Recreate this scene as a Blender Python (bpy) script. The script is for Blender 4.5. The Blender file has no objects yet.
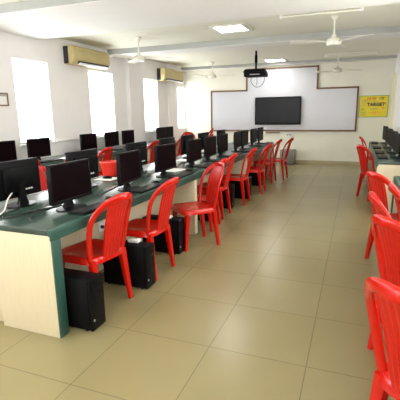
import bpy, bmesh, math, random
from mathutils import Vector, Matrix
random.seed(7)
SC = bpy.context.scene
COL = SC.collection
PI = math.pi

# ------------------------------------------------------------------ materials
def principled(name, col, rough=0.5, metal=0.0, spec=0.5, emis=None, estr=0.0):
    m = bpy.data.materials.new(name); m.use_nodes = True
    b = m.node_tree.nodes['Principled BSDF']
    b.inputs['Base Color'].default_value = (*col, 1)
    b.inputs['Roughness'].default_value = rough
    b.inputs['Metallic'].default_value = metal
    b.inputs['Specular IOR Level'].default_value = spec
    if emis:
        b.inputs['Emission Color'].default_value = (*emis, 1)
        b.inputs['Emission Strength'].default_value = estr
    return m

def noisy(name, c1, c2, scale=4.0, rough=0.5, spec=0.5, bump=0.0, stretch=(1, 1, 1), detail=4, metal=0.0):
    m = principled(name, c1, rough, metal, spec)
    nt = m.node_tree; b = nt.nodes['Principled BSDF']
    tc = nt.nodes.new('ShaderNodeTexCoord'); mp = nt.nodes.new('ShaderNodeMapping')
    mp.inputs['Scale'].default_value = stretch
    n = nt.nodes.new('ShaderNodeTexNoise'); n.inputs['Scale'].default_value = scale
    n.inputs['Detail'].default_value = detail
    r = nt.nodes.new('ShaderNodeValToRGB')
    r.color_ramp.elements[0].position = .35; r.color_ramp.elements[1].position = .65
    r.color_ramp.elements[0].color = (*c1, 1); r.color_ramp.elements[1].color = (*c2, 1)
    L = nt.links.new
    L(tc.outputs['Object'], mp.inputs['Vector']); L(mp.outputs['Vector'], n.inputs['Vector'])
    L(n.outputs['Fac'], r.inputs['Fac']); L(r.outputs['Color'], b.inputs['Base Color'])
    if bump:
        bp = nt.nodes.new('ShaderNodeBump'); bp.inputs['Strength'].default_value = bump
        bp.inputs['Distance'].default_value = .004
        L(n.outputs['Fac'], bp.inputs['Height']); L(bp.outputs['Normal'], b.inputs['Normal'])
    return m

def floor_material():
    m = principled('floor_tiles', (.4, .34, .2), .27, 0, .4)
    nt = m.node_tree; b = nt.nodes['Principled BSDF']; L = nt.links.new
    tc = nt.nodes.new('ShaderNodeTexCoord'); mp = nt.nodes.new('ShaderNodeMapping')
    mp.inputs['Location'].default_value = (.1816 + 12, -2.127 + 12, 0)
    br = nt.nodes.new('ShaderNodeTexBrick')
    br.offset = 0; br.squash = 1
    br.inputs['Color1'].default_value = (.272, .229, .115, 1)
    br.inputs['Color2'].default_value = (.283, .243, .126, 1)
    br.inputs['Mortar'].default_value = (.17, .145, .08, 1)
    br.inputs['Scale'].default_value = 1
    br.inputs['Mortar Size'].default_value = .0028
    br.inputs['Mortar Smooth'].default_value = .1
    br.inputs['Brick Width'].default_value = .6
    br.inputs['Row Height'].default_value = .6
    n = nt.nodes.new('ShaderNodeTexNoise'); n.inputs['Scale'].default_value = 1.6; n.inputs['Detail'].default_value = 5
    mx = nt.nodes.new('ShaderNodeMix'); mx.data_type = 'RGBA'; mx.blend_type = 'MULTIPLY'
    rr = nt.nodes.new('ShaderNodeValToRGB')
    rr.color_ramp.elements[0].position = .3; rr.color_ramp.elements[1].position = .7
    rr.color_ramp.elements[0].color = (.93, .93, .91, 1); rr.color_ramp.elements[1].color = (1, 1, 1, 1)
    L(tc.outputs['Object'], mp.inputs['Vector']); L(mp.outputs['Vector'], br.inputs['Vector'])
    L(tc.outputs['Object'], n.inputs['Vector']); L(n.outputs['Fac'], rr.inputs['Fac'])
    mx.inputs['Factor'].default_value = 1
    L(br.outputs['Color'], mx.inputs[6]); L(rr.outputs['Color'], mx.inputs[7])
    L(mx.outputs[2], b.inputs['Base Color'])
    bp = nt.nodes.new('ShaderNodeBump'); bp.inputs['Strength'].default_value = .25; bp.inputs['Distance'].default_value = .002
    bp.invert = True
    L(br.outputs['Fac'], bp.inputs['Height']); L(bp.outputs['Normal'], b.inputs['Normal'])
    return m

def glass_material():
    m = bpy.data.materials.new('window_glass'); m.use_nodes = True
    nt = m.node_tree; nt.nodes.clear(); L = nt.links.new
    o = nt.nodes.new('ShaderNodeOutputMaterial'); mx = nt.nodes.new('ShaderNodeMixShader')
    t = nt.nodes.new('ShaderNodeBsdfTransparent'); g = nt.nodes.new('ShaderNodeBsdfGlossy')
    g.inputs['Roughness'].default_value = .02
    mx.inputs[0].default_value = .06
    L(t.outputs[0], mx.inputs[1]); L(g.outputs[0], mx.inputs[2]); L(mx.outputs[0], o.inputs[0])
    return m

def weave_red():
    m = principled('red_woven_plastic', (.52, .008, .003), .3, 0, .4)
    nt = m.node_tree; b = nt.nodes['Principled BSDF']; L = nt.links.new
    tc = nt.nodes.new('ShaderNodeTexCoord'); mp = nt.nodes.new('ShaderNodeMapping')
    mp.inputs['Rotation'].default_value = (0, PI / 4, 0)
    ck = nt.nodes.new('ShaderNodeTexChecker'); ck.inputs['Scale'].default_value = 75
    bp = nt.nodes.new('ShaderNodeBump'); bp.inputs['Strength'].default_value = .5; bp.inputs['Distance'].default_value = .003
    L(tc.outputs['Object'], mp.inputs['Vector']); L(mp.outputs['Vector'], ck.inputs['Vector'])
    L(ck.outputs['Fac'], bp.inputs['Height']); L(bp.outputs['Normal'], b.inputs['Normal'])
    return m

M = dict(
    wall=noisy('wall_paint', (.85, .835, .83), (.87, .855, .85), 3, .7, .3),
    wall_back=noisy('back_wall_paint', (.80, .79, .69), (.82, .81, .71), 3, .6, .3),
    ceil=noisy('ceiling_paint', (.79, .79, .67), (.81, .81, .69), 2, .75, .3),
    floor=floor_material(),
    beam=noisy('beam_paint', (.83, .83, .79), (.85, .85, .81), 2, .7, .3),
    fascia=noisy('grey_fascia_paint', (.40, .41, .40), (.43, .44, .43), 3, .5),
    skirt=noisy('skirting_tile', (.42, .36, .22), (.45, .39, .24), 6, .35),
    cream=noisy('cream_laminate', (.64, .56, .39), (.67, .59, .415), 9, .38, .5, 0, (6, 6, .6)),
    green=noisy('green_laminate', (.022, .047, .038), (.028, .055, .045), 12, .26, .8),
    green_edge=noisy('green_edge_band', (.021, .078, .062), (.027, .088, .07), 12, .35, .5),
    red=principled('red_plastic', (.52, .008, .003), .22, 0, .45),
    weave=weave_red(),
    bucket=principled('bright_red_bucket_plastic', (.75, .03, .015), .35),
    bezel=noisy('black_monitor_plastic', (.003, .003, .004), (.005, .005, .006), 30, .5, .12),
    screen=principled('dark_screen', (.005, .002, .003), .4, 0, .03),
    case=noisy('black_steel_case', (.003, .003, .004), (.005, .005, .006), 20, .5, .12),
    gloss=principled('gloss_black_plastic', (.003, .003, .004), .4, 0, .12),
    keys=principled('black_keys', (.012, .012, .013), .4),
    grey=principled('grey_plastic', (.35, .35, .36), .5),
    metal=principled('brushed_metal', (.5, .5, .5), .35, 1),
    white=principled('white_plastic', (.8, .8, .78), .4),
    paper=noisy('white_paper', (.82, .82, .80), (.86, .86, .84), 10, .8),
    board=principled('whiteboard_enamel', (.58, .585, .635), .22, 0, .5),
    wood=noisy('brown_wood_trim', (.15, .08, .04), (.21, .115, .06), 20, .45, .4, .1, (1, 8, 8)),
    tv=principled('tv_panel', (.014, .016, .018), .25, 0, .15),
    yellow=noisy('yellow_poster', (.80, .63, .025), (.85, .69, .035), 6, .5),
    ink=principled('black_ink', (.03, .03, .05), .6),
    redink=principled('red_ink', (.7, .10, .06), .6),
    greenink=principled('green_ink', (.12, .40, .12), .6),
    greyink=principled('grey_ink', (.40, .38, .34), .6),
    orange=principled('orange_ink', (.85, .30, .05), .6),
    ac=noisy('aged_cream_plastic', (.55, .46, .21), (.60, .50, .25), 6, .45),
    ac_dark=principled('dark_side_panel', (.015, .015, .025), .5),
    fan=principled('cream_fan_enamel', (.74, .73, .64), .35),
    frame=principled('white_window_frame', (.82, .82, .80), .4),
    jamb=principled('cream_window_frame', (.78, .74, .52), .45),
    glass=glass_material(),
    led=principled('lit_led_panel', (.9, .9, .9), .5, 0, .3, (1, .98, .94), 9),
    tube=principled('unlit_tube', (.76, .76, .66), .4),
    cable=principled('black_cable', (.012, .012, .012), .5),
    wcable=principled('white_cable', (.75, .75, .72), .5),
    slab=noisy('grey_box_paint', (.20, .20, .17), (.24, .24, .20), 8, .5),
    blue=principled('navy_case', (.02, .03, .07), .35),
    lens=principled('projector_lens', (.02, .02, .05), .08),
    redled=principled('red_optical_glow', (.25, .02, .02), .3),
    asphalt=principled('dull_ground', (.5, .5, .48), .9),
)

# ------------------------------------------------------------------ mesh helpers
class MB:
    def __init__(s): s.bm = bmesh.new()
    def box(s, x0, x1, y0, y1, z0, z1, bev=0.0, mat=None):
        g = bmesh.ops.create_cube(s.bm, size=1)
        vs = g['verts']
        c = Vector(((x0 + x1) / 2, (y0 + y1) / 2, (z0 + z1) / 2)); d = (abs(x1 - x0), abs(y1 - y0), abs(z1 - z0))
        for v in vs: v.co = Vector((v.co.x * d[0], v.co.y * d[1], v.co.z * d[2])) + c
        if mat is not None:
            for v in vs: v.co = mat @ v.co
        if bev:
            es = list({e for v in vs for e in v.link_edges})
            bmesh.ops.bevel(s.bm, geom=es, offset=min(bev, min(d) * .45), segments=2, affect='EDGES', profile=.5)
        return s
    def cyl(s, p0, p1, r0, r1=None, n=16, caps=True):
        r1 = r0 if r1 is None else r1
        p0, p1 = Vector(p0), Vector(p1); ax = (p1 - p0).normalized()
        u = ax.orthogonal().normalized(); w = ax.cross(u)
        A = [s.bm.verts.new(p0 + (u * math.cos(t) + w * math.sin(t)) * r0) for t in [2 * PI * i / n for i in range(n)]]
        B = [s.bm.verts.new(p1 + (u * math.cos(t) + w * math.sin(t)) * r1) for t in [2 * PI * i / n for i in range(n)]]
        for i in range(n): s.bm.faces.new((A[i], A[(i + 1) % n], B[(i + 1) % n], B[i]))
        if caps: s.bm.faces.new(A[::-1]); s.bm.faces.new(B)
        return s
    def lathe(s, prof, n=24, c=(0, 0, 0), sx=1, sy=1):
        rings = []
        for r, z in prof:
            rings.append([s.bm.verts.new((c[0] + sx * r * math.cos(2 * PI * i / n), c[1] + sy * r * math.sin(2 * PI * i / n), c[2] + z)) for i in range(n)])
        for a, b in zip(rings, rings[1:]):
            for i in range(n): s.bm.faces.new((a[i], a[(i + 1) % n], b[(i + 1) % n], b[i]))
        s.bm.faces.new(rings[0][::-1]); s.bm.faces.new(rings[-1])
        return s
    def tube(s, pts, r, n=8):
        pts = [Vector(p) for p in pts]
        rings = []; u = None
        for i, p in enumerate(pts):
            t = (pts[min(i + 1, len(pts) - 1)] - pts[max(i - 1, 0)]).normalized()
            u = t.orthogonal().normalized() if u is None else (u - t * u.dot(t)).normalized()
            w = t.cross(u)
            rings.append([s.bm.verts.new(p + (u * math.cos(2 * PI * k / n) + w * math.sin(2 * PI * k / n)) * r) for k in range(n)])
        for a, b in zip(rings, rings[1:]):
            for k in range(n): s.bm.faces.new((a[k], a[(k + 1) % n], b[(k + 1) % n], b[k]))
        s.bm.faces.new(rings[0][::-1]); s.bm.faces.new(rings[-1])
        return s
    def loft(s, rings, cap=True):
        R = [[s.bm.verts.new(p) for p in r] for r in rings]; n = len(R[0])
        for a, b in zip(R, R[1:]):
            for k in range(n): s.bm.faces.new((a[k], a[(k + 1) % n], b[(k + 1) % n], b[k]))
        if cap: s.bm.faces.new(R[0][::-1]); s.bm.faces.new(R[-1])
        return s
    def prism(s, poly, y0, y1):
        """poly in xz, extruded along y"""
        A = [s.bm.verts.new((x, y0, z)) for x, z in poly]; B = [s.bm.verts.new((x, y1, z)) for x, z in poly]
        n = len(poly)
        for i in range(n): s.bm.faces.new((A[i], A[(i + 1) % n], B[(i + 1) % n], B[i]))
        s.bm.faces.new(A[::-1]); s.bm.faces.new(B)
        return s
    def build(s, name, mat, parent=None, smooth=True, angle=40):
        bmesh.ops.recalc_face_normals(s.bm, faces=s.bm.faces)
        me = bpy.data.meshes.new(name); s.bm.to_mesh(me); s.bm.free()
        me.materials.append(mat)
        if smooth:
            me.polygons.foreach_set('use_smooth', [True] * len(me.polygons))
            try: me.set_sharp_from_angle(angle=math.radians(angle))
            except Exception: pass
        o = bpy.data.objects.new(name, me); COL.objects.link(o)
        if parent: o.parent = parent
        return o

def spline(pts, n=8):
    P = [Vector(p) for p in pts]; out = []
    for i in range(len(P) - 1):
        a, b, c, d = P[max(i - 1, 0)], P[i], P[i + 1], P[min(i + 2, len(P) - 1)]
        for k in range(n):
            t = k / n
            out.append(.5 * ((2 * b) + (c - a) * t + (2 * a - 5 * b + 4 * c - d) * t * t + (3 * b - a - 3 * c + d) * t ** 3))
    out.append(P[-1]); return out

def tag(o, label, cat, group=None, kind=None):
    o['label'] = label; o['category'] = cat
    if group: o['group'] = group
    if kind: o['kind'] = kind
    return o
def thing(name, label, cat, loc=(0, 0, 0), rz=0, group=None):
    o = bpy.data.objects.new(name, None); COL.objects.link(o)
    o.empty_display_size = .1
    o.location = loc; o.rotation_euler = (0, 0, rz)
    return tag(o, label, cat, group)
def struct(o):
    o['kind'] = 'structure'; return o
def kids(o): return KIDS.get(o.name, [c for c in o.children])
KIDS = {}
def copy_tree(o, parent=None):
    c = o.copy(); COL.objects.link(c)
    if parent: c.parent = parent
    for ch in list(o.children): copy_tree(ch, c)
    return c
def place(proto, used, loc, rz, label, group=None):
    if not used: o = proto; used.append(1)
    else: o = copy_tree(proto)
    o.location = loc; o.rotation_euler = (0, 0, rz); o['label'] = label
    if group: o['group'] = group
    return o
R = math.radians

# ------------------------------------------------------------------ room shell
XL, XR, YB, YF, ZC, ZB = -4.95, .84, 11.56, -2.6, 2.77, 2.665
T = .22
def wall_holes(name, x0, x1, holes, z1=ZC + .1):
    mb = MB(); y = YF - T
    for (a, b, zl, zh) in holes:
        mb.box(x0, x1, y, a, -.1, z1); mb.box(x0, x1, a, b, -.1, zl); mb.box(x0, x1, a, b, zh, z1); y = b
    mb.box(x0, x1, y, YB + T, -.1, z1)
    return struct(mb.build(name, M['wall'], smooth=False))
LW = [(-1.10, -.26, 1.0, 2.32), (.92, 1.76, 1.0, 2.32), (2.90, 3.74, 1.0, 2.32), (4.90, 5.66, 1.0, 2.32), (6.78, 7.63, 1.0, 2.30), (8.86, 9.72, 1.0, 2.30), (10.86, 11.5, 1.0, 2.20)]
RW = [(.6, 2.4, 1.0, 2.27), (3.2, 5.4, 1.0, 2.27)]  # unseen window openings added to fill the right chairs and left wall with light
wall_holes('wall_left', XL - T, XL, LW)
wall_holes('wall_right', XR, XR + T, RW)
struct(MB().box(XL - T, XR + T, YB, YB + T, -.1, ZC + .1).build('wall_back', M['wall_back'], smooth=False))
FW = [(-4.3, -2.9, 1.0, 2.3), (-1.9, -.3, 1.0, 2.3)]  # unseen openings added behind the camera, standing in for a frontal flash
mb = MB(); x = XL - T
for (a, b, zl, zh) in FW:
    mb.box(x, a, YF - T, YF, -.1, ZC + .1).box(a, b, YF - T, YF, -.1, zl).box(a, b, YF - T, YF, zh, ZC + .1); x = b
struct(mb.box(x, XR + T, YF - T, YF, -.1, ZC + .1).build('wall_front', M['wall'], smooth=False))
struct(MB().box(XL - T, XR + T, YF - T, YB + T, -.12, 0).build('floor', M['floor'], smooth=False))
struct(MB().box(XL - T, XR + T, YF - T, YB + T, ZC, ZC + .12).build('ceiling', M['ceil'], smooth=False))
def beam(n, y0, y1, z=ZB):
    t = struct(MB().box(XL, XR, y0, y1, z, ZC).build('trim_%d' % n, M['beam'], smooth=False))
    MB().box(XL, XR, y0 - .012, y0, z + .004, ZC - .004).build('grey_fascia', M['fascia'], t, False)
beam(1, 3.98, 5.50); beam(2, 7.50, 7.95); beam(3, 11.36, YB, 2.69)
# shallow pilasters on the left wall
struct(MB().box(XL, XL + .10, 8.16, 8.80, 0, ZC).build('trim_4', M['wall'], smooth=False))
struct(MB().box(XL, XL + .08, 10.30, 10.80, 0, ZC).build('trim_5', M['wall'], smooth=False))
struct(MB().box(XR - .055, XR, 10.85, 11.35, 0, 2.30).build('trim_8', M['jamb'], smooth=False))
# surface conduits
struct(MB().box(XL, XL + .03, 5.70, 6.74, .99, 1.025).box(XL, XL + .03, 7.66, 8.16, .99, 1.025).build('trim_6', M['wall'], smooth=False))
struct(MB().box(.03, XR, YB - .02, YB, .88, .91).build('trim_7', M['wall_back'], smooth=False))
struct(MB().box(XL, XR, YB - .012, YB, 0, .09).build('baseboard_back', M['skirt'], smooth=False))
struct(MB().box(XL, XL + .012, YF, YB, 0, .09).build('baseboard_left', M['skirt'], smooth=False))
struct(MB().box(XR - .012, XR, YF, YB, 0, .09).build('baseboard_right', M['skirt'], smooth=False))

def window(n, a, b, zl, zh, side, fm):
    """frame with a mullion and a transom, one pane per light, a latch"""
    x = (XL - .10) if side < 0 else (XR + .10)
    fr = MB(); w = .028; h = .03
    fr.box(x - h, x + h, a, a + w, zl, zh).box(x - h, x + h, b - w, b, zl, zh).box(x - h, x + h, a, b, zl, zl + w).box(x - h, x + h, a, b, zh - w, zh)
    m = (a + b) / 2
    fr.box(x - .02, x + .02, m - .011, m + .011, zl + w, zh - w)
    root = struct(fr.build('window_%d' % n, fm, smooth=False))
    MB().box(x - .003, x + .003, a + w, m - .011, zl + w, zh - w).build('pane', M['glass'], root, False)
    MB().box(x - .003, x + .003, m + .011, b - w, zl + w, zh - w).build('pane', M['glass'], root, False)
    s = -side
    MB().box(x + s * .02, x + s * .05, m - .012, m + .012, 1.52, 1.64, .004).build('latch', M['grey'], root)
    if side < 0:
        MB().box(XL - T + .02, XL + .03, a - .03, b + .03, zl - .03, zl, .005).build('window_sill', M['frame'], root)
    return root
for i, h in enumerate(LW): window(i + 1, *h, -1, M['frame'])
for i, h in enumerate(RW): window(len(LW) + i + 1, *h, 1, M['jamb'])  # added windows, out of view, framing the right-hand fill light

# ------------------------------------------------------------------ red plastic chair
def make_chair():
    root = thing('plastic_chair', '', 'chair')
    # seat: rounded trapezoid shell with rolled apron
    def outline(s, z, grow=0.0, n=40):
        pts = []
        for i in range(n):
            t = 2 * PI * i / n; c, q = math.cos(t), math.sin(t)
            e = .42
            x = math.copysign(abs(c) ** e, c); y = math.copysign(abs(q) ** e, q)
            hw = .208 + .010 * y
            pts.append(((x * (hw + grow)) * s, (y * (.205 + grow)) * s + .005, z))
        return pts
    zt = .445
    rings = [outline(.04, zt - .012), outline(.4, zt - .011), outline(.75, zt - .006), outline(.90, zt), outline(.97, zt - .003), outline(1, zt - .012),
             outline(1, zt - .030, .004), outline(1, zt - .048, .008), outline(1, zt - .048, .003), outline(1, zt - .022, -.003), outline(.8, zt - .016), outline(.04, zt - .018)]
    MB().loft(rings).build('seat', M['red'], root)
    # legs: tapering channel-like legs, splayed
    def leg(x0, y0, x1, y1):
        rg = []
        for k in range(7):
            t = k / 6; z = .425 * (1 - t)
            x = x0 + (x1 - x0) * t; y = y0 + (y1 - y0) * t
            w = .032 * (1 - t) + .018 * t; d = .028 * (1 - t) + .016 * t
            ring = []
            for j in range(12):
                a = 2 * PI * j / 12; c, q = math.cos(a), math.sin(a)
                ring.append((x + math.copysign(abs(c) ** .5, c) * w, y + math.copysign(abs(q) ** .5, q) * d, z))
            rg.append(ring)
        MB().loft(rg).build('leg', M['red'], root)
    for s in (-1, 1):
        leg(s * .168, .155, s * .192, .192); leg(s * .160, -.160, s * .178, -.212)
    # backrest
    def back_y(z, x=0):
        return -.168 - (z - .42) * .24 - max(0, z - .62) ** 2 * .35 - .056 * (1 - (x / .2) ** 2) + .02
    path = []
    H = .905; za = .68
    for k in range(9):
        z = .40 + (za - .40) * k / 8
        path.append((-.188 - .034 * math.sin(PI * (z - .40) / .60), z))
    xr = path[-1][0]
    for k in range(1, 24):
        a = PI - PI * k / 24
        c, q = math.cos(a), math.sin(a)
        path.append((math.copysign(abs(c) ** .82, c) * abs(xr), za + (H - za) * q ** .9))
    path += [(-x, z) for x, z in path[:9][::-1]]
    rg = []
    for i, (x, z) in enumerate(path):
        a = path[max(i - 1, 0)]; b = path[min(i + 1, len(path) - 1)]
        t = Vector((b[0] - a[0], 0, b[1] - a[1])).normalized()
        y = back_y(z, x * .98)
        sd = Vector((t.z, 0, -t.x))        # towards the inside of the loop
        nrm = Vector((0, 1, .25)).normalized()
        p = Vector((x, y, z))
        ring = []
        w0, w1, th = -.004, .044, .011
        top = z > .80
        if top: w1 = .048
        for (u, v) in ((w0, -.5), (w0, .5), (w0 + .006, 1), (w1 - .006, 1), (w1, .4), (w1, -.4), (w1 - .006, -1), (w0 + .006, -1)):
            ring.append(tuple(p + sd * u + nrm * v * th))
        rg.append(ring)
    MB().loft(rg).build('back_frame', M['red'], root, angle=55)
    # central woven splat
    mb = MB(); nu, nv = 30, 14
    def sp(u, v, off):
        z = .425 + (.862 - .425) * v
        hw = .086 + .022 * v
        x = (u - .5) * 2 * hw
        rib = .0035 * math.cos(2 * PI * u * 6) * math.sin(PI * min(1, v * 1.05)) ** .3 if 0 < v < .95 else 0
        return (x, back_y(z, x) + off + math.copysign(rib, off * rib), z)
    F = [[mb.bm.verts.new(sp(i / nu, j / nv, .006)) for i in range(nu + 1)] for j in range(nv + 1)]
    Bk = [[mb.bm.verts.new(sp(i / nu, j / nv, -.004)) for i in range(nu + 1)] for j in range(nv + 1)]
    for j in range(nv):
        for i in range(nu):
            mb.bm.faces.new((F[j][i], F[j][i + 1], F[j + 1][i + 1], F[j + 1][i]))
            mb.bm.faces.new((Bk[j][i], Bk[j + 1][i], Bk[j + 1][i + 1], Bk[j][i + 1]))
    for j in range(nv):
        mb.bm.faces.new((F[j][0], F[j + 1][0], Bk[j + 1][0], Bk[j][0])); mb.bm.faces.new((F[j][nu], Bk[j][nu], Bk[j + 1][nu], F[j + 1][nu]))
    for i in range(nu):
        mb.bm.faces.new((F[0][i], Bk[0][i], Bk[0][i + 1], F[0][i + 1])); mb.bm.faces.new((F[nv][i], F[nv][i + 1], Bk[nv][i + 1], Bk[nv][i]))
    mb.build('splat', M['weave'], root)
    return root
chair = make_chair(); cu = []
G1 = 'red chairs along the front desk row'
for x, y, a, lab in [
    (-1.85, 2.415, 82, 'red plastic chair nearest the desk end panel, at the first front-row monitor'),
    (-1.79, 3.12, 88, 'red plastic chair second from the near end of the front desk row'),
    (-1.63, 3.99, 137, 'red plastic chair turned askew beside the cream divider panel of the front desk'),
    (-1.82, 4.66, 92, 'red plastic chair half hidden right behind the askew chair'),
    (-1.86, 5.27, 90, 'red plastic chair fifth from the near end of the front desk row'),
    (-1.79, 6.16, 90, 'red plastic chair sixth from the near end of the front desk row'),
    (-1.73, 7.10, 90, 'red plastic chair third from the far end of the front desk row'),
    (-1.75, 8.27, 88, 'red plastic chair second from the far end, left of the last pair'),
    (-1.58, 8.71, 86, 'red plastic chair farthest along the front row, before the grey box')]:
    place(chair, cu, (x, y, 0), R(a), lab, G1)
G2 = 'red chairs along the right wall desks'
for x, y, a, lab in [
    (.395, 1.56, -46, 'red plastic chair closest to the camera, cut by the lower right edge'),
    (.45, 2.43, -54, 'red plastic chair right behind the closest one on the right side'),
    (.47, 2.92, -86, 'red plastic chair mostly hidden between the second closest and the angled right chairs'),
    (.46, 4.08, -58, 'red plastic chair angled before the cream end of the far right desk'),
    (.37, 7.18, -62, 'red plastic chair with its back to the aisle at the far right desk'),
    (.44, 9.45, -90, 'farthest red plastic chair on the right, peeking over the one before it'),
    (.62, 3.30, -90, 'red plastic chair tucked under the green corner of the near right desk')]:
    place(chair, cu, (x, y, 0), R(a), lab, G2)
G3 = 'red chairs along the window wall desk'
for x, y, a, lab in [
    (-4.16, 3.95, 90, 'red plastic chair at the leftmost window-desk monitor, only its top showing'),
    (-4.18, 4.88, 90, 'red plastic chair at the window desk before the second window-desk monitor'),
    (-4.25, 5.80, 90, 'red plastic chair at the window desk behind the red bucket'),
    (-4.18, 6.70, 90, 'red plastic chair at the window desk before the fourth window-desk monitor'),
    (-4.18, 7.42, 90, 'red plastic chair at the window desk before the fifth window-desk monitor'),
    (-4.18, 8.85, 90, 'red plastic chair at the window desk before the far pair of monitors')]:
    place(chair, cu, (x, y, 0), R(a), lab, G3)
G4 = 'red chairs behind the island desk'
for x, y, a, lab in [
    (-3.00, 2.42, -90, 'red plastic chair behind the island desk at the nearest back-row monitor'),
    (-3.02, 3.46, -90, 'red plastic chair behind the island desk seen between the two nearest monitors')]:
    place(chair, cu, (x, y, 0), R(a), lab, G4)
G5 = 'stacked red chairs by the back left corner'
place(chair, cu, (-4.47, 10.59, 0), R(203), 'red plastic chair standing alone near the back left corner, turned to the camera', 'chairs by the back left corner')
for k, w in enumerate(('bottom', 'middle', 'top')):
    place(chair, cu, (-3.84, 9.92, .075 * k), R(108), '%s chair of the red stack just left of the whiteboard' % w, G5)

# ------------------------------------------------------------------ desks
def desk_x(name, label, x_edge, x_back, y0, y1, panels, modesty_x, sgn, top_edge=True):
    """desk running along y; front edge x_edge, sgn=+1 when the sitter is on the +x side"""
    r = thing(name, label, 'desk', ((x_edge + x_back) / 2, (y0 + y1) / 2, 0))
    cx, cy = r.location.x, r.location.y
    X = lambda v: v - cx
    Y = lambda v: v - cy
    lo, hi = sorted((x_edge, x_back))
    e = x_edge
    MB().box(*sorted((X(e - sgn * .03), X(x_back))), Y(y0), Y(y1), .71, .75, .002).build('desktop', M['green'], r)
    MB().box(*sorted((X(e), X(e - sgn * .03))), Y(y0), Y(y1), .675, .7505, .004).build('edge_band', M['green_edge'], r)
    for (a, b) in panels:
        p = MB().box(*sorted((X(e - sgn * .012), X(x_back))), Y(a), Y(b), 0, .71, .003).build('support_panel', M['cream'], r)
        if a in (panels[0][0], panels[-1][0]):
            MB().box(*sorted((X(e), X(e - sgn * .012))), Y(a) + .001, Y(b), 0, .675, .003).build('edge_band', M['green_edge'], p)
    if modesty_x is not None:
        MB().box(X(modesty_x - .01), X(modesty_x + .01), Y(y0 + .02), Y(y1 - .02), .0, .71).build('modesty_panel', M['cream'], r)
    return r
PAN = [(1.88, 1.963), (4.32, 4.40), (6.76, 6.84), (9.17, 9.25)]
desk_x('computer_desk', 'long green-topped front desk of the island with a cream end panel', -1.74, -2.243, 1.88, 9.25, PAN, -2.20, 1)
desk_x('computer_desk', 'long green-topped back desk of the island, its cream end set slightly back', -2.75, -2.245, 1.92, 9.25, [(1.92, 2.0), (9.17, 9.25)], -2.29, -1)
desk_x('computer_desk', 'long desk under the left windows carrying the window-side monitors', -4.30, XL + .012, 3.2, 9.80, [(3.2, 3.28), (5.4, 5.48), (7.90, 7.98), (9.72, 9.80)], XL + .05, 1)
desk_x('computer_desk', 'far right-wall desk with a cream end panel facing the camera', .30, XR - .012, 6.05, 9.85, [(6.05, 6.13), (9.77, 9.85)], XR - .05, -1)
desk_x('computer_desk', 'near right-wall desk showing only its green corner', .42, XR - .012, .9, 4.75, [(.9, .98), (4.67, 4.75)], XR - .05, -1)

# ------------------------------------------------------------------ monitors
def make_monitor():
    r = thing('computer_monitor', '', 'monitor')
    w, zb, zt = .232, .068, .36
    MB().box(-w, w, -.018, .012, zb, zt, .006).box(-.16, .16, -.045, -.015, zb + .05, zt - .05, .015).build('housing', M['bezel'], r)
    bz = MB(); t = .016
    bz.box(-w, w, .010, .016, zt - t, zt, .002).box(-w, w, .010, .016, zb, zb + .022, .002).box(-w, -w + t, .010, .016, zb, zt, .002).box(w - t, w, .010, .016, zb, zt, .002)
    bz.build('bezel', M['gloss'], r)
    MB().box(-w + t, w - t, .0115, .0135, zb + .022, zt - t).build('screen', M['screen'], r, False)
    MB().loft([[(-.05, -.055, .008), (.05, -.055, .008), (.05, -.02, .008), (-.05, -.02, .008)], [(-.032, -.05, .06), (.032, -.05, .06), (.032, -.022, .06), (-.032, -.022, .06)], [(-.03, -.046, .19), (.03, -.046, .19), (.03, -.018, .19), (-.03, -.018, .19)]]).build('neck', M['bezel'], r)
    MB().lathe([(.96, 0), (1, .003), (.98, .009), (.5, .014), (.1, .015)], 28, (0, -.01, 0), .135, .105).build('base', M['gloss'], r)
    c = MB()
    for k in range(3): c.box(.03 + k * .028, .048 + k * .028, -.052, -.044, .075 + .045, .088 + .045, .002)
    c.build('connector', M['wcable'], r)
    return r
mon = make_monitor(); mu = []
ordn = ['nearest', 'second', 'third', 'fourth', 'fifth', 'sixth', 'seventh', 'eighth', 'ninth', 'farthest']
FY = [(2.42, -2.0), (3.245, -1.98), (4.07, 0 - 2.0), (4.94, -2.0), (5.59, -2.0), (6.19, -2.0), (7.07, -2.0), (7.56, -2.0), (8.32, -2.0), (8.95, -2.0)]
FR = [0, 6, -2, 0, 0, 0, 3, 0, 0, 0]
for i, (y, x) in enumerate(FY):
    if i in (0, 9): lab = '%s black monitor of the front desk row, its dark screen facing the aisle' % ordn[i]
    else: lab = '%s black monitor from the near end of the front desk row' % ordn[i]
    place(mon, mu, (x, y, .7505), R(-90 + FR[i]), lab, 'monitors on the front desk row')
for i, y in enumerate([2.39, 3.23, 4.29, 5.15, 5.90, 6.63, 7.62]):
    lab = '%s monitor of the back desk row, seen from behind' % ordn[i] if i else 'nearest monitor of the back desk row, its connector side facing the camera'
    place(mon, mu, (-2.50, y, .7505), R(90), lab, 'monitors on the back desk row')
for i, y in enumerate([4.16, 4.86, 6.11, 6.87, 7.49, 9.06, 9.54]):
    place(mon, mu, (-4.56, y, .7505), R(-90), '%s monitor from the left on the window desk' % ['first', 'second', 'third', 'fourth', 'fifth', 'sixth', 'seventh'][i], 'monitors on the window desk')
for i, y in enumerate([9.5, 8.3, 7.35, 6.6]):
    place(mon, mu, (.60, y, .7505), R(90 + 5), ['farthest monitor', 'second farthest monitor', 'third farthest monitor', 'nearest monitor'][i] + ' on the right-wall desk, angled to the camera', 'monitors on the right desk')

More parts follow.
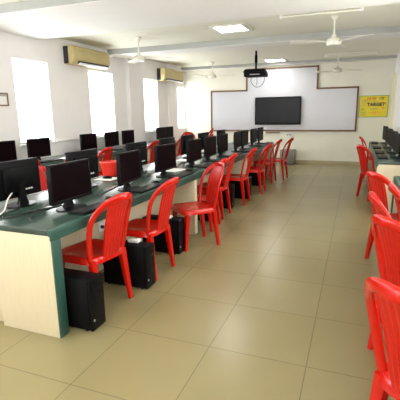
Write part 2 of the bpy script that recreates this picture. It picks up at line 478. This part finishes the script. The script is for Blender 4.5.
# keyboards and mice
def make_keyboard():
    r = thing('keyboard', '', 'keyboard')
    MB().box(-.22, .22, -.07, .07, 0, .016, .005).build('keyboard_body', M['case'], r)
    k = MB()
    for j in range(5):
        for i in range(15):
            x = -.205 + i * .0275; y = -.058 + j * .0235
            k.box(x, x + .024, y, y + .020, .015, .021, .002)
    k.build('keys', M['keys'], r)
    return r
kb = make_keyboard(); ku = []
for i, (y, x) in enumerate(FY):
    place(kb, ku, (-1.83, y + .06, .7508), R(90 + (i * 37 % 7) - 3), 'black keyboard before the %s front-row monitor' % ordn[i], 'keyboards on the front desk row')
for i, y in enumerate([9.5, 8.3, 7.35, 6.6]):
    place(kb, ku, (.40, y - .02, .7508), R(-90), 'black keyboard before the %s right-wall monitor' % ['farthest', 'second farthest', 'third farthest', 'nearest'][i], 'keyboards on the right desk')
for i, y in enumerate([4.86, 6.11, 6.87]):
    place(kb, ku, (-4.40, y + .05, .7508), R(90), 'black keyboard before the %s window-desk monitor' % ['second', 'third', 'fourth'][i], 'keyboards on the window desk')
def make_mouse():
    r = thing('computer_mouse', '', 'mouse')
    rg = []
    for k in range(9):
        t = k / 8; y = -.055 + .11 * t; s = math.sin(PI * min(max(t, .06), .94)) ** .5
        rg.append([(math.cos(a) * .031 * s, y, max(0, math.sin(a)) * .034 * s * (1.1 - .35 * t) + .001) for a in [2 * PI * j / 14 for j in range(14)]])
    MB().loft(rg).build('mouse_body', M['gloss'], r)
    MB().cyl((-.004, .03, .026), (.004, .03, .026), .008, n=10).build('scroll_wheel', M['redled'], r)
    return r
ms = make_mouse(); su = []
for x, y, z, a, lab in [(-1.90, 2.76, .7508, 70, 'black mouse on the green desktop right of the nearest front-row monitor'), (-2.55, 3.70, .7562, 100, 'black mouse on the white pad before the red bucket'),
                        (-1.88, 3.58, .7508, 85, 'black mouse beside the second front-row keyboard'), (-1.88, 4.46, .7508, 85, 'black mouse beside the third front-row keyboard')]:
    place(ms, su, (x, y, z), R(a), lab, 'mice on the island desks')
tag(MB().box(-2.66, -2.44, 3.60, 3.80, .7505, .755, .002).build('mouse_pad', M['paper']), 'white mouse pad under the mouse before the red bucket', 'mouse pad')
for (x, y, a, lab) in [(-2.1, 4.52, -10, 'white sheet behind the third front-row monitor'), (-4.45, 5.35, 10, 'white sheets on the window desk right of the second monitor'), (-4.42, 6.48, 0, 'white sheet on the window desk between third and fourth monitors'), (-2.42, 5.53, 5, 'white sheet on the back desk beyond the third front-row monitor')]:
    o = MB().box(-.10, .10, -.14, .14, 0, .004).build('paper_sheet', M['paper']); o.location = (x, y, .7506); o.rotation_euler = (0, 0, R(a)); tag(o, lab, 'paper', 'loose papers on the desks')

# bucket
b = thing('bucket', 'small red plastic bucket on the back edge of the island desk', 'bucket', (-2.67, 3.94, .7505))
MB().lathe([(.076, 0), (.080, .003), (.110, .150), (.118, .152), (.118, .162), (.109, .163), (.106, .15), (.075, .01), (.01, .008)], 28).build('bucket_body', M['bucket'], b)
MB().tube(spline([(-.116, 0, .155), (-.121, .03, .14), (-.10, .095, .125), (0, .13, .12), (.10, .095, .125), (.121, .03, .14), (.116, 0, .155)], 6), .003).build('handle', M['bucket'], b)

# ------------------------------------------------------------------ computers under the desk
def make_pc():
    r = thing('pc_tower', '', 'computer')      # front panel faces +Y
    MB().box(-.075, .075, -.42, -.012, .012, .376, .006).build('case', M['case'], r)
    MB().box(-.077, .077, -.012, .012, .008, .379, .008).build('front_panel', M['gloss'], r)
    MB().box(-.063, .063, .010, .016, .29, .328, .003).build('drive_bay', M['case'], r)
    MB().cyl((.055, .010, .085), (.055, .017, .085), .008, n=14).build('power_button', M['grey'], r)
    f = MB()
    for sx in (-.058, .058):
        for y in (-.38, -.05): f.cyl((sx, y, 0), (sx, y, .014), .014, n=10)
    f.build('feet', M['cable'], r)
    return r
pc = make_pc(); pu = []
for x, y, a, lab in [(-1.59, 2.085, -90, 'black computer tower on the floor beside the green-edged end panel'),
                     (-1.56, 2.80, -90, 'black computer tower on the floor beside the second front-row chair'),
                     (-1.65, 3.66, -90, 'black computer tower on the floor in front of the askew chair'),
                     (-1.70, 4.97, -90, 'black computer tower on the floor behind the askew chair'),
                     (-1.70, 5.74, -90, 'black computer tower under the desk left of the sixth front-row chair'),
                     (-1.62, 6.50, -90, 'black computer tower under the desk between sixth and seventh chairs'),
                     (-1.68, 7.75, -90, 'black computer tower under the desk between the seventh and eighth chairs')]:
    place(pc, pu, (x, y, 0), R(a), lab, 'computer towers under the front desk')
for x, y, z, lab in [(-1.72, 2.84, .376, 'small white adapter lying on the second computer tower'), (-1.80, 3.65, .376, 'small white adapter lying on the tower before the askew chair'), (-1.78, 4.97, .376, 'small white adapter on the tower behind the askew chair')]:
    o = MB().box(-.05, .05, -.035, .035, 0, .025, .006).build('power_adapter', M['white']); o.location = (x, y, z); tag(o, lab, 'adapter', 'adapters on the towers')
# sockets on the modesty panel
def socket(x, y, z, lab, rz=0, n=1):
    r = thing('wall_socket', lab, 'socket', (x, y, z), rz, 'power sockets')
    MB().box(-.075, .075, 0, .012, -.045, .045, .004).build('face_plate', M['white'], r)
    for k in (-1, 1): MB().cyl((k * .035, .010, 0), (k * .035, .035, 0), .016, n=12).build('plug', M['cable'], r)
    return r
socket(-2.19, 6.55, .52, 'white power socket on the cream panel beyond the fifth front chair', R(-90))
socket(-2.19, 5.05, .42, 'white power socket on the cream panel beyond the askew chair', R(-90))
socket(-2.19, 3.05, .42, 'white power socket on the cream panel behind the second front chair', R(-90))

# ------------------------------------------------------------------ cables
def cable(pts, r, mat, lab, name='cable', n=8):
    tag(MB().tube(spline(pts, n), r, 6).build(name, mat), lab, 'cable', 'loose computer cables')
D = .7545
cable([(-2.42, 3.00, D), (-2.28, 2.75, D), (-2.20, 2.52, D), (-2.16, 2.30, D), (-2.10, 2.08, D), (-2.00, 2.02, D)], .005, M['cable'], 'black cable crossing the desktop behind the nearest front-row monitor')
cable([(-2.48, 2.37, .80), (-2.42, 2.30, D), (-2.36, 2.12, D), (-2.25, 2.02, D), (-2.2, 2.3, D), (-2.12, 2.5, D)], .005, M['cable'], 'black cable looping from the nearest back-row monitor')
cable([(-2.47, 2.30, .87), (-2.44, 2.22, .83), (-2.44, 2.18, .76), (-2.36, 2.05, D), (-2.33, 2.0, D), (-2.36, 1.96, D)], .006, M['wcable'], 'white cable hanging at the left end of the island desk')
cable([(-2.3, 3.45, D), (-2.2, 3.38, D), (-2.15, 3.2, D), (-2.12, 3.02, D), (-2.08, 2.86, D), (-2.2, 2.72, D)], .005, M['cable'], 'black cable between the two nearest front-row monitors')
cable([(-2.3, 4.2, D), (-2.2, 4.05, D), (-2.25, 3.8, D), (-2.15, 3.6, D), (-2.10, 3.4, D)], .005, M['cable'], 'black cable behind the second front-row monitor')
rnd = random.Random(3)
for k in range(5):
    y0 = 2.95 + .05 * k
    pts = [(-2.17, y0 - .02, .30), (-2.16, y0 - .01, .15), (-2.12 + rnd.uniform(0, .05), y0, .02)]
    for q in range(5): pts.append((-2.12 + rnd.uniform(-.03, .22), y0 + rnd.uniform(-.12, .12), .012 + .012 * (q % 2)))
    cable(pts, .005, M['wcable'] if k == 2 else M['cable'], ['black cable', 'thin black cable', 'white cable', 'looped black cable', 'black cord'][k] + ' in the tangle on the floor under the desk behind the first chair')

# ------------------------------------------------------------------ back wall
wb = thing('whiteboard', 'large stepped whiteboard with a brown wooden frame on the back wall', 'whiteboard', (-2.04, YB, 0))
P = [(-2.04, .92), (2.035, .92), (2.035, 2.045), (1.0, 2.045), (1.0, 2.625), (-.96, 2.625), (-.96, 2.055), (-2.04, 2.055)]
MB().prism(P, -.03, -.004).build('board_surface', M['board'], wb, False)
fr = MB(); w = .022
for (a, c) in zip(P, P[1:] + P[:1]):
    fr.box(min(a[0], c[0]) - w, max(a[0], c[0]) + w, -.045, -.002, min(a[1], c[1]) - w, max(a[1], c[1]) + w, .006)
fr.build('frame', M['wood'], wb)
tv = thing('television', 'large black flat television mounted in front of the whiteboard', 'television', (-2.085, YB - .083, 1.47))
MB().box(-.645, .645, -.035, .02, -.383, .383, .008).build('housing', M['gloss'], tv)
MB().box(-.615, .615, -.0375, -.0345, -.345, .355).build('screen', M['tv'], tv, False)
MB().box(-.2, .2, .015, .032, -.2, .2).build('wall_bracket', M['metal'], tv)
po = thing('poster', 'yellow wall poster with coloured lettering right of the whiteboard', 'poster', (.395, YB - .005, 1.545))
MB().box(-.345, .345, -.006, 0, -.273, .273).build('sheet', M['yellow'], po, False)
bd = MB()
bd.box(-.35, .35, -.009, -.004, .262, .276).box(-.35, .35, -.009, -.004, -.276, -.262).box(-.35, -.336, -.009, -.004, -.276, .276).box(.336, .35, -.009, -.004, -.276, .276)
bd.build('border', M['greenink'], po, False)
def text(body, size, x, z, mat, par, y=-.0075, name='lettering'):
    cu_ = bpy.data.curves.new(name, 'FONT'); cu_.body = body; cu_.size = size; cu_.extrude = .0008; cu_.offset = size * .05
    cu_.align_x = 'CENTER'; cu_.align_y = 'CENTER'
    t = bpy.data.objects.new(name, cu_); COL.objects.link(t)
    me = bpy.data.meshes.new_from_object(t.evaluated_get(bpy.context.evaluated_depsgraph_get()))
    bpy.data.objects.remove(t)
    o = bpy.data.objects.new(name, me); COL.objects.link(o); me.materials.append(mat); o.parent = par
    o.location = (x, y, z); o.rotation_euler = (PI / 2, 0, 0); return o
text('TARGET', .115, .06, .045, M['ink'], po)
def strokes(n, x0, x1, z0, z1, mat):
    mb = MB(); q = random.Random(int(1000 * (x0 + z0 + 9)))
    for k in range(n):
        a = x0 + (x1 - x0) * k / n; wd = (x1 - x0) / n
        mb.box(a, a + wd * .25, -.009, -.006, z0, z1)
        mb.box(a, a + wd * .75, -.009, -.006, z1 - (z1 - z0) * .25, z1)
        if q.random() > .4: mb.box(a + wd * .5, a + wd * .75, -.009, -.006, z0 + q.random() * .02, z1)
    mb.build('lettering', mat, po, False)
strokes(8, -.17, .07, .165, .225, M['redink']); strokes(3, .14, .26, .165, .225, M['ink'])
strokes(3, -.02, .10, .105, .14, M['greyink']); strokes(2, .24, .32, .02, .07, M['redink']); strokes(2, .20, .28, -.07, -.03, M['redink'])
strokes(6, -.30, -.17, -.23, -.20, M['greenink']); strokes(6, -.30, -.17, -.17, -.14, M['greenink']); strokes(5, -.08, .12, -.09, -.05, M['greenink']); strokes(8, -.1, .2, -.18, -.14, M['orange'])
strokes(2, -.24, -.18, .0, .17, M['greyink']); strokes(4, -.30, -.2, -.10, -.06, M['greenink'])

tag(MB().box(-2.42, -2.02, YB - .05, YB, .845, .875, .004).build('wooden_ledge', M['wood']), 'short brown wooden ledge on the wall below the television', 'ledge')
socket(-1.76, YB, .80, 'white socket box with two dark plugs below the television', PI)
bx = thing('equipment_box', 'grey metal box on the floor against the back wall', 'box', (-1.74, 11.33, 0))
MB().box(-.19, .19, -.20, .20, .02, .40, .008).build('box_body', M['slab'], bx)
MB().box(-.17, .17, -.206, -.198, .05, .36, .004).build('door', M['slab'], bx)
f = MB()
for sx in (-.15, .15):
    for sy in (-.15, .15): f.cyl((sx, sy, 0), (sx, sy, .025), .018, n=10)
f.build('feet', M['cable'], bx)

# ------------------------------------------------------------------ left wall: air conditioners, notice
def aircon(y0, y1, z0, z1, lab):
    r = thing('air_conditioner', lab, 'air conditioner', (XL, (y0 + y1) / 2, (z0 + z1) / 2), 0, 'air conditioners on the left wall')
    h = (y1 - y0) / 2; v = (z1 - z0) / 2
    prof = [(0, -v), (.16, -v), (.215, -v + .07), (.23, -v + .11), (.225, v - .03), (.20, v), (0, v)]
    mb = MB()
    A = [[mb.bm.verts.new((x, yy, z)) for x, z in prof] for yy in (-h + .012, h - .012)]
    n = len(prof)
    for i in range(n): mb.bm.faces.new((A[0][i], A[0][(i + 1) % n], A[1][(i + 1) % n], A[1][i]))
    mb.bm.faces.new(A[0][::-1]); mb.bm.faces.new(A[1])
    mb.build('body', M['ac'], r, angle=25)
    for s in (-1, 1):
        e = MB(); q = [(x * .97, z * .97) for x, z in prof]
        B = [[e.bm.verts.new((x, s * yy, z)) for x, z in q] for yy in (h - .013, h)]
        for i in range(n): e.bm.faces.new((B[0][i], B[0][(i + 1) % n], B[1][(i + 1) % n], B[1][i]))
        e.bm.faces.new(B[0][::-1]); e.bm.faces.new(B[1])
        e.build('side_panel', M['ac'], r, False)
        MB().box(.0, .10, *sorted((s * (h - .001), s * (h + .006))), -v + .01, v - .01).build('dark_end_plate', M['ac_dark'], r, False)
    g = MB()
    for k in range(7): g.box(.224, .232, -h + .13, h - .05, -v + .125 + k * .018, -v + .130 + k * .018)
    g.build('grille', M['ac'], r, False)
    MB().box(.165, .225, -h + .14, h - .06, -v + .012, -v + .058).build('outlet_slot', M['ac_dark'], r, False)
    fl = MB().box(-.03, .03, -h + .14, h - .06, -.005, .005, .002).build('louvre', M['white'], r)
    fl.location = (.205, 0, -v + .012); fl.rotation_euler = (0, R(-25), 0)
    return r
aircon(6.10, 7.22, 2.345, 2.655, 'aged cream air conditioner above the wall between the two nearest windows')
aircon(9.74, 10.98, 2.295, 2.61, 'aged cream air conditioner on the left wall near the back corner')
nf = thing('notice_frame', 'small brown-framed notice on the wall left of the nearest window', 'picture', (XL, 4.42, 1.695))
MB().box(.002, .012, -.29, .29, -.08, .08).build('notice_sheet', M['paper'], nf, False)
MB().box(.010, .014, -.28, .28, .045, .078).build('printed_band', M['greyink'], nf, False)
f = MB(); f.box(0, .022, -.31, .31, .078, .096, .003).box(0, .022, -.31, .31, -.096, -.078, .003).box(0, .022, -.31, -.288, -.096, .096, .003).box(0, .022, .288, .31, -.096, .096, .003)
f.build('frame', M['wood'], nf)

# ------------------------------------------------------------------ ceiling: fans, panels, tubes, projector
def fan_proto():
    r = thing('ceiling_fan', '', 'fan')
    MB().lathe([(.05, -.002), (.055, -.02), (.035, -.055), (.012, -.075)][::-1], 20).build('canopy', M['fan'], r)
    MB().cyl((0, 0, -.30), (0, 0, -.03), .013, n=12).build('rod', M['fan'], r)
    MB().lathe([(.03, -.41), (.09, -.405), (.105, -.37), (.105, -.345), (.09, -.32), (.04, -.305), (.025, -.26), (.015, -.25)], 28).build('motor', M['fan'], r)
    for k in range(3):
        b = MB(); rg = []
        for j in range(9):
            t = j / 8; x = .10 + .52 * t
            w = .022 if j == 0 else (.028 if j == 1 else .052 + .016 * t)
            if j == 8: w *= .8
            tl = .18 * w / .06 * .06
            rg.append([(x, -w, -.362 - tl), (x, w, -.362 + tl), (x, w, -.356 + tl), (x, -w, -.356 - tl)])
        o = b.loft(rg).build('blade', M['fan'], r); o.rotation_euler = (0, 0, 2 * PI * k / 3)
    return r
fan = fan_proto(); fu = []
for x, y, a, lab in [(-.37, 6.30, 80, 'nearest cream ceiling fan on the right, before the ceiling beam'), (-3.68, 6.55, 15, 'cream ceiling fan on the left beside the nearest air conditioner'),
                     (-3.68, 10.5, 0, 'far left cream ceiling fan before the back wall'), (-.50, 10.55, 30, 'far right cream ceiling fan above the whiteboard')]:
    place(fan, fu, (x, y, ZC), R(a), lab, 'ceiling fans')
def panel(x, y, lab, w=.30):
    r = thing('ceiling_light', lab, 'light', (x, y, ZC), 0, 'square ceiling light panels')
    f = MB(); t = .07
    f.box(-w, w, -w, -w + t, -.022, -.001, .004).box(-w, w, w - t, w, -.022, -.001, .004).box(-w, -w + t, -w + t, w - t, -.022, -.001, .004).box(w - t, w, -w + t, w - t, -.022, -.001, .004)
    f.build('light_frame', M['fan'], r)
    MB().box(-w + t, w - t, -w + t, w - t, -.014, -.002).build('diffuser', M['led'], r, False)
    l = bpy.data.lights.new('panel_lamp', 'AREA'); l.shape = 'SQUARE'; l.size = .45; l.energy = PANEL_W; l.color = (1, .96, .88)
    lo = bpy.data.objects.new('panel_lamp', l); COL.objects.link(lo); lo.location = (x, y, ZC - .03)
    return r
PANEL_W = 11
panel(-1.96, 6.50, 'lit square ceiling panel nearest the camera, before the beam')
panel(-2.08, 10.9, 'lit square ceiling panel at the back, right of the projector')
panel(-1.96, 2.1, 'lit square ceiling panel over the near end of the island desk')
panel(-1.0, -.6, 'unseen square ceiling panel added behind the camera as frontal fill light')  # added panel, out of view, for soft light from the front
def tube(x0, x1, y, lab):
    r = thing('tube_light', lab, 'light', ((x0 + x1) / 2, y, ZC), R(0), 'ceiling tube lights')
    h = (x1 - x0) / 2
    MB().box(-h, h, -.03, .03, -.035, -.001, .005).build('batten', M['fan'], r)
    MB().cyl((-h + .05, 0, -.055), (h - .05, 0, -.055), .014, n=12).build('tube', M['tube'], r)
    for s in (-1, 1): MB().box(*sorted((s * h, s * (h - .05))), -.022, .022, -.075, -.03, .004).build('lamp_holder', M['white'], r)
tube(-1.07, .0, 5.86, 'slim unlit tube light on the ceiling before the nearest right fan')
tube(-.80, .36, 10.35, 'slim unlit tube light on the ceiling near the back wall')
pj = thing('projector', 'black projector on a ceiling pole above the television', 'projector', (-2.16, 9.10, 2.215))
MB().box(-.24, .24, -.17, .17, 0, .10, .018).build('projector_body', M['bezel'], pj)
MB().box(-.27, .23, -.12, .12, .10, .125, .004).box(-.25, .21, -.10, .10, .12, .165, .01).build('mount_tray', M['case'], pj)
MB().cyl((0, 0, .16), (0, 0, .555), .022, n=14).cyl((0, 0, .30), (0, 0, .46), .032, n=14).build('ceiling_pole', M['bezel'], pj)
MB().cyl((.12, .165, .055), (.12, .195, .055), .04, n=20).build('lens', M['lens'], pj)
MB().tube(spline([(-.05, -.12, .02), (-.08, -.13, -.1), (.02, -.13, -.22), (.15, -.12, -.2), (.22, -.1, -.05), (.15, -.1, .05)], 6), .006, 6).tube(spline([(.05, -.14, .02), (.06, -.14, -.12), (.04, -.14, -.2)], 6), .005, 6).build('hanging_cable', M['cable'], pj)
lb = MB().box(-.10, .12, -.174, -.168, .035, .055).build('vent_panel', M['grey'], pj, False)

# ------------------------------------------------------------------ light
def win_light(x, a, b, zl, zh, sgn, power, col):
    l = bpy.data.lights.new('daylight_and_fill', 'AREA'); l.shape = 'RECTANGLE'; l.size = zh - zl; l.size_y = b - a
    l.energy = power * (b - a) * (zh - zl); l.color = col
    o = bpy.data.objects.new('daylight_and_fill', l); COL.objects.link(o)
    o.location = (x, (a + b) / 2, (zl + zh) / 2); o.rotation_euler = (0, R(-90) * sgn, 0)
LEFT_P, RIGHT_FILL, FRONT_FILL = 36, 12, 17
for h in LW: win_light(XL - T - .03, *h, 1, LEFT_P, (.96, .98, 1))
for h in RW: win_light(XR + T + .03, *h, -1, RIGHT_FILL, (1, .99, .90))  # fill light through the added right-wall windows
for (a, b, zl, zh) in FW:  # soft frontal fill through the added front openings, in place of a flash
    l = bpy.data.lights.new('daylight_and_fill', 'AREA'); l.shape = 'RECTANGLE'; l.size = b - a; l.size_y = zh - zl
    l.energy = FRONT_FILL * (b - a) * (zh - zl); l.color = (1, .98, .94)
    o = bpy.data.objects.new('daylight_and_fill', l); COL.objects.link(o)
    o.location = ((a + b) / 2, YF - T - .03, (zl + zh) / 2); o.rotation_euler = (R(90), 0, 0)
w = bpy.data.worlds.new('sky'); SC.world = w; w.use_nodes = True
w.node_tree.nodes['Background'].inputs[0].default_value = (.95, .98, 1, 1)
w.node_tree.nodes['Background'].inputs[1].default_value = 4.0

# ------------------------------------------------------------------ camera
f, yaw, pitch, roll, h = 396.43, .371911, .2171265, -.015759, 1.45783
c, s = math.cos(yaw), math.sin(yaw)
fw = Vector((-s * math.cos(pitch), c * math.cos(pitch), -math.sin(pitch)))
r0 = Vector((c, s, 0)); u0 = r0.cross(fw)
rt = r0 * math.cos(roll) + u0 * math.sin(roll); up = -r0 * math.sin(roll) + u0 * math.cos(roll)
cam = bpy.data.cameras.new('camera'); co = bpy.data.objects.new('camera', cam); COL.objects.link(co)
cam.sensor_width = 36; cam.sensor_fit = 'HORIZONTAL'; cam.lens = f / 400 * 36; cam.clip_start = .02
Mx = Matrix((rt, up, -fw)).transposed().to_4x4(); Mx.translation = Vector((0, 0, h))
co.matrix_world = Mx
SC.camera = co
SC.view_settings.view_transform = 'Standard'; SC.view_settings.look = 'None'
SC.view_settings.gamma = 1; SC.view_settings.exposure = .2; SC.view_settings.use_curve_mapping = False
SC.cycles.use_denoising = True
SC.cycles.max_bounces = 8; SC.cycles.diffuse_bounces = 5
SC.cycles.sample_clamp_indirect = 8
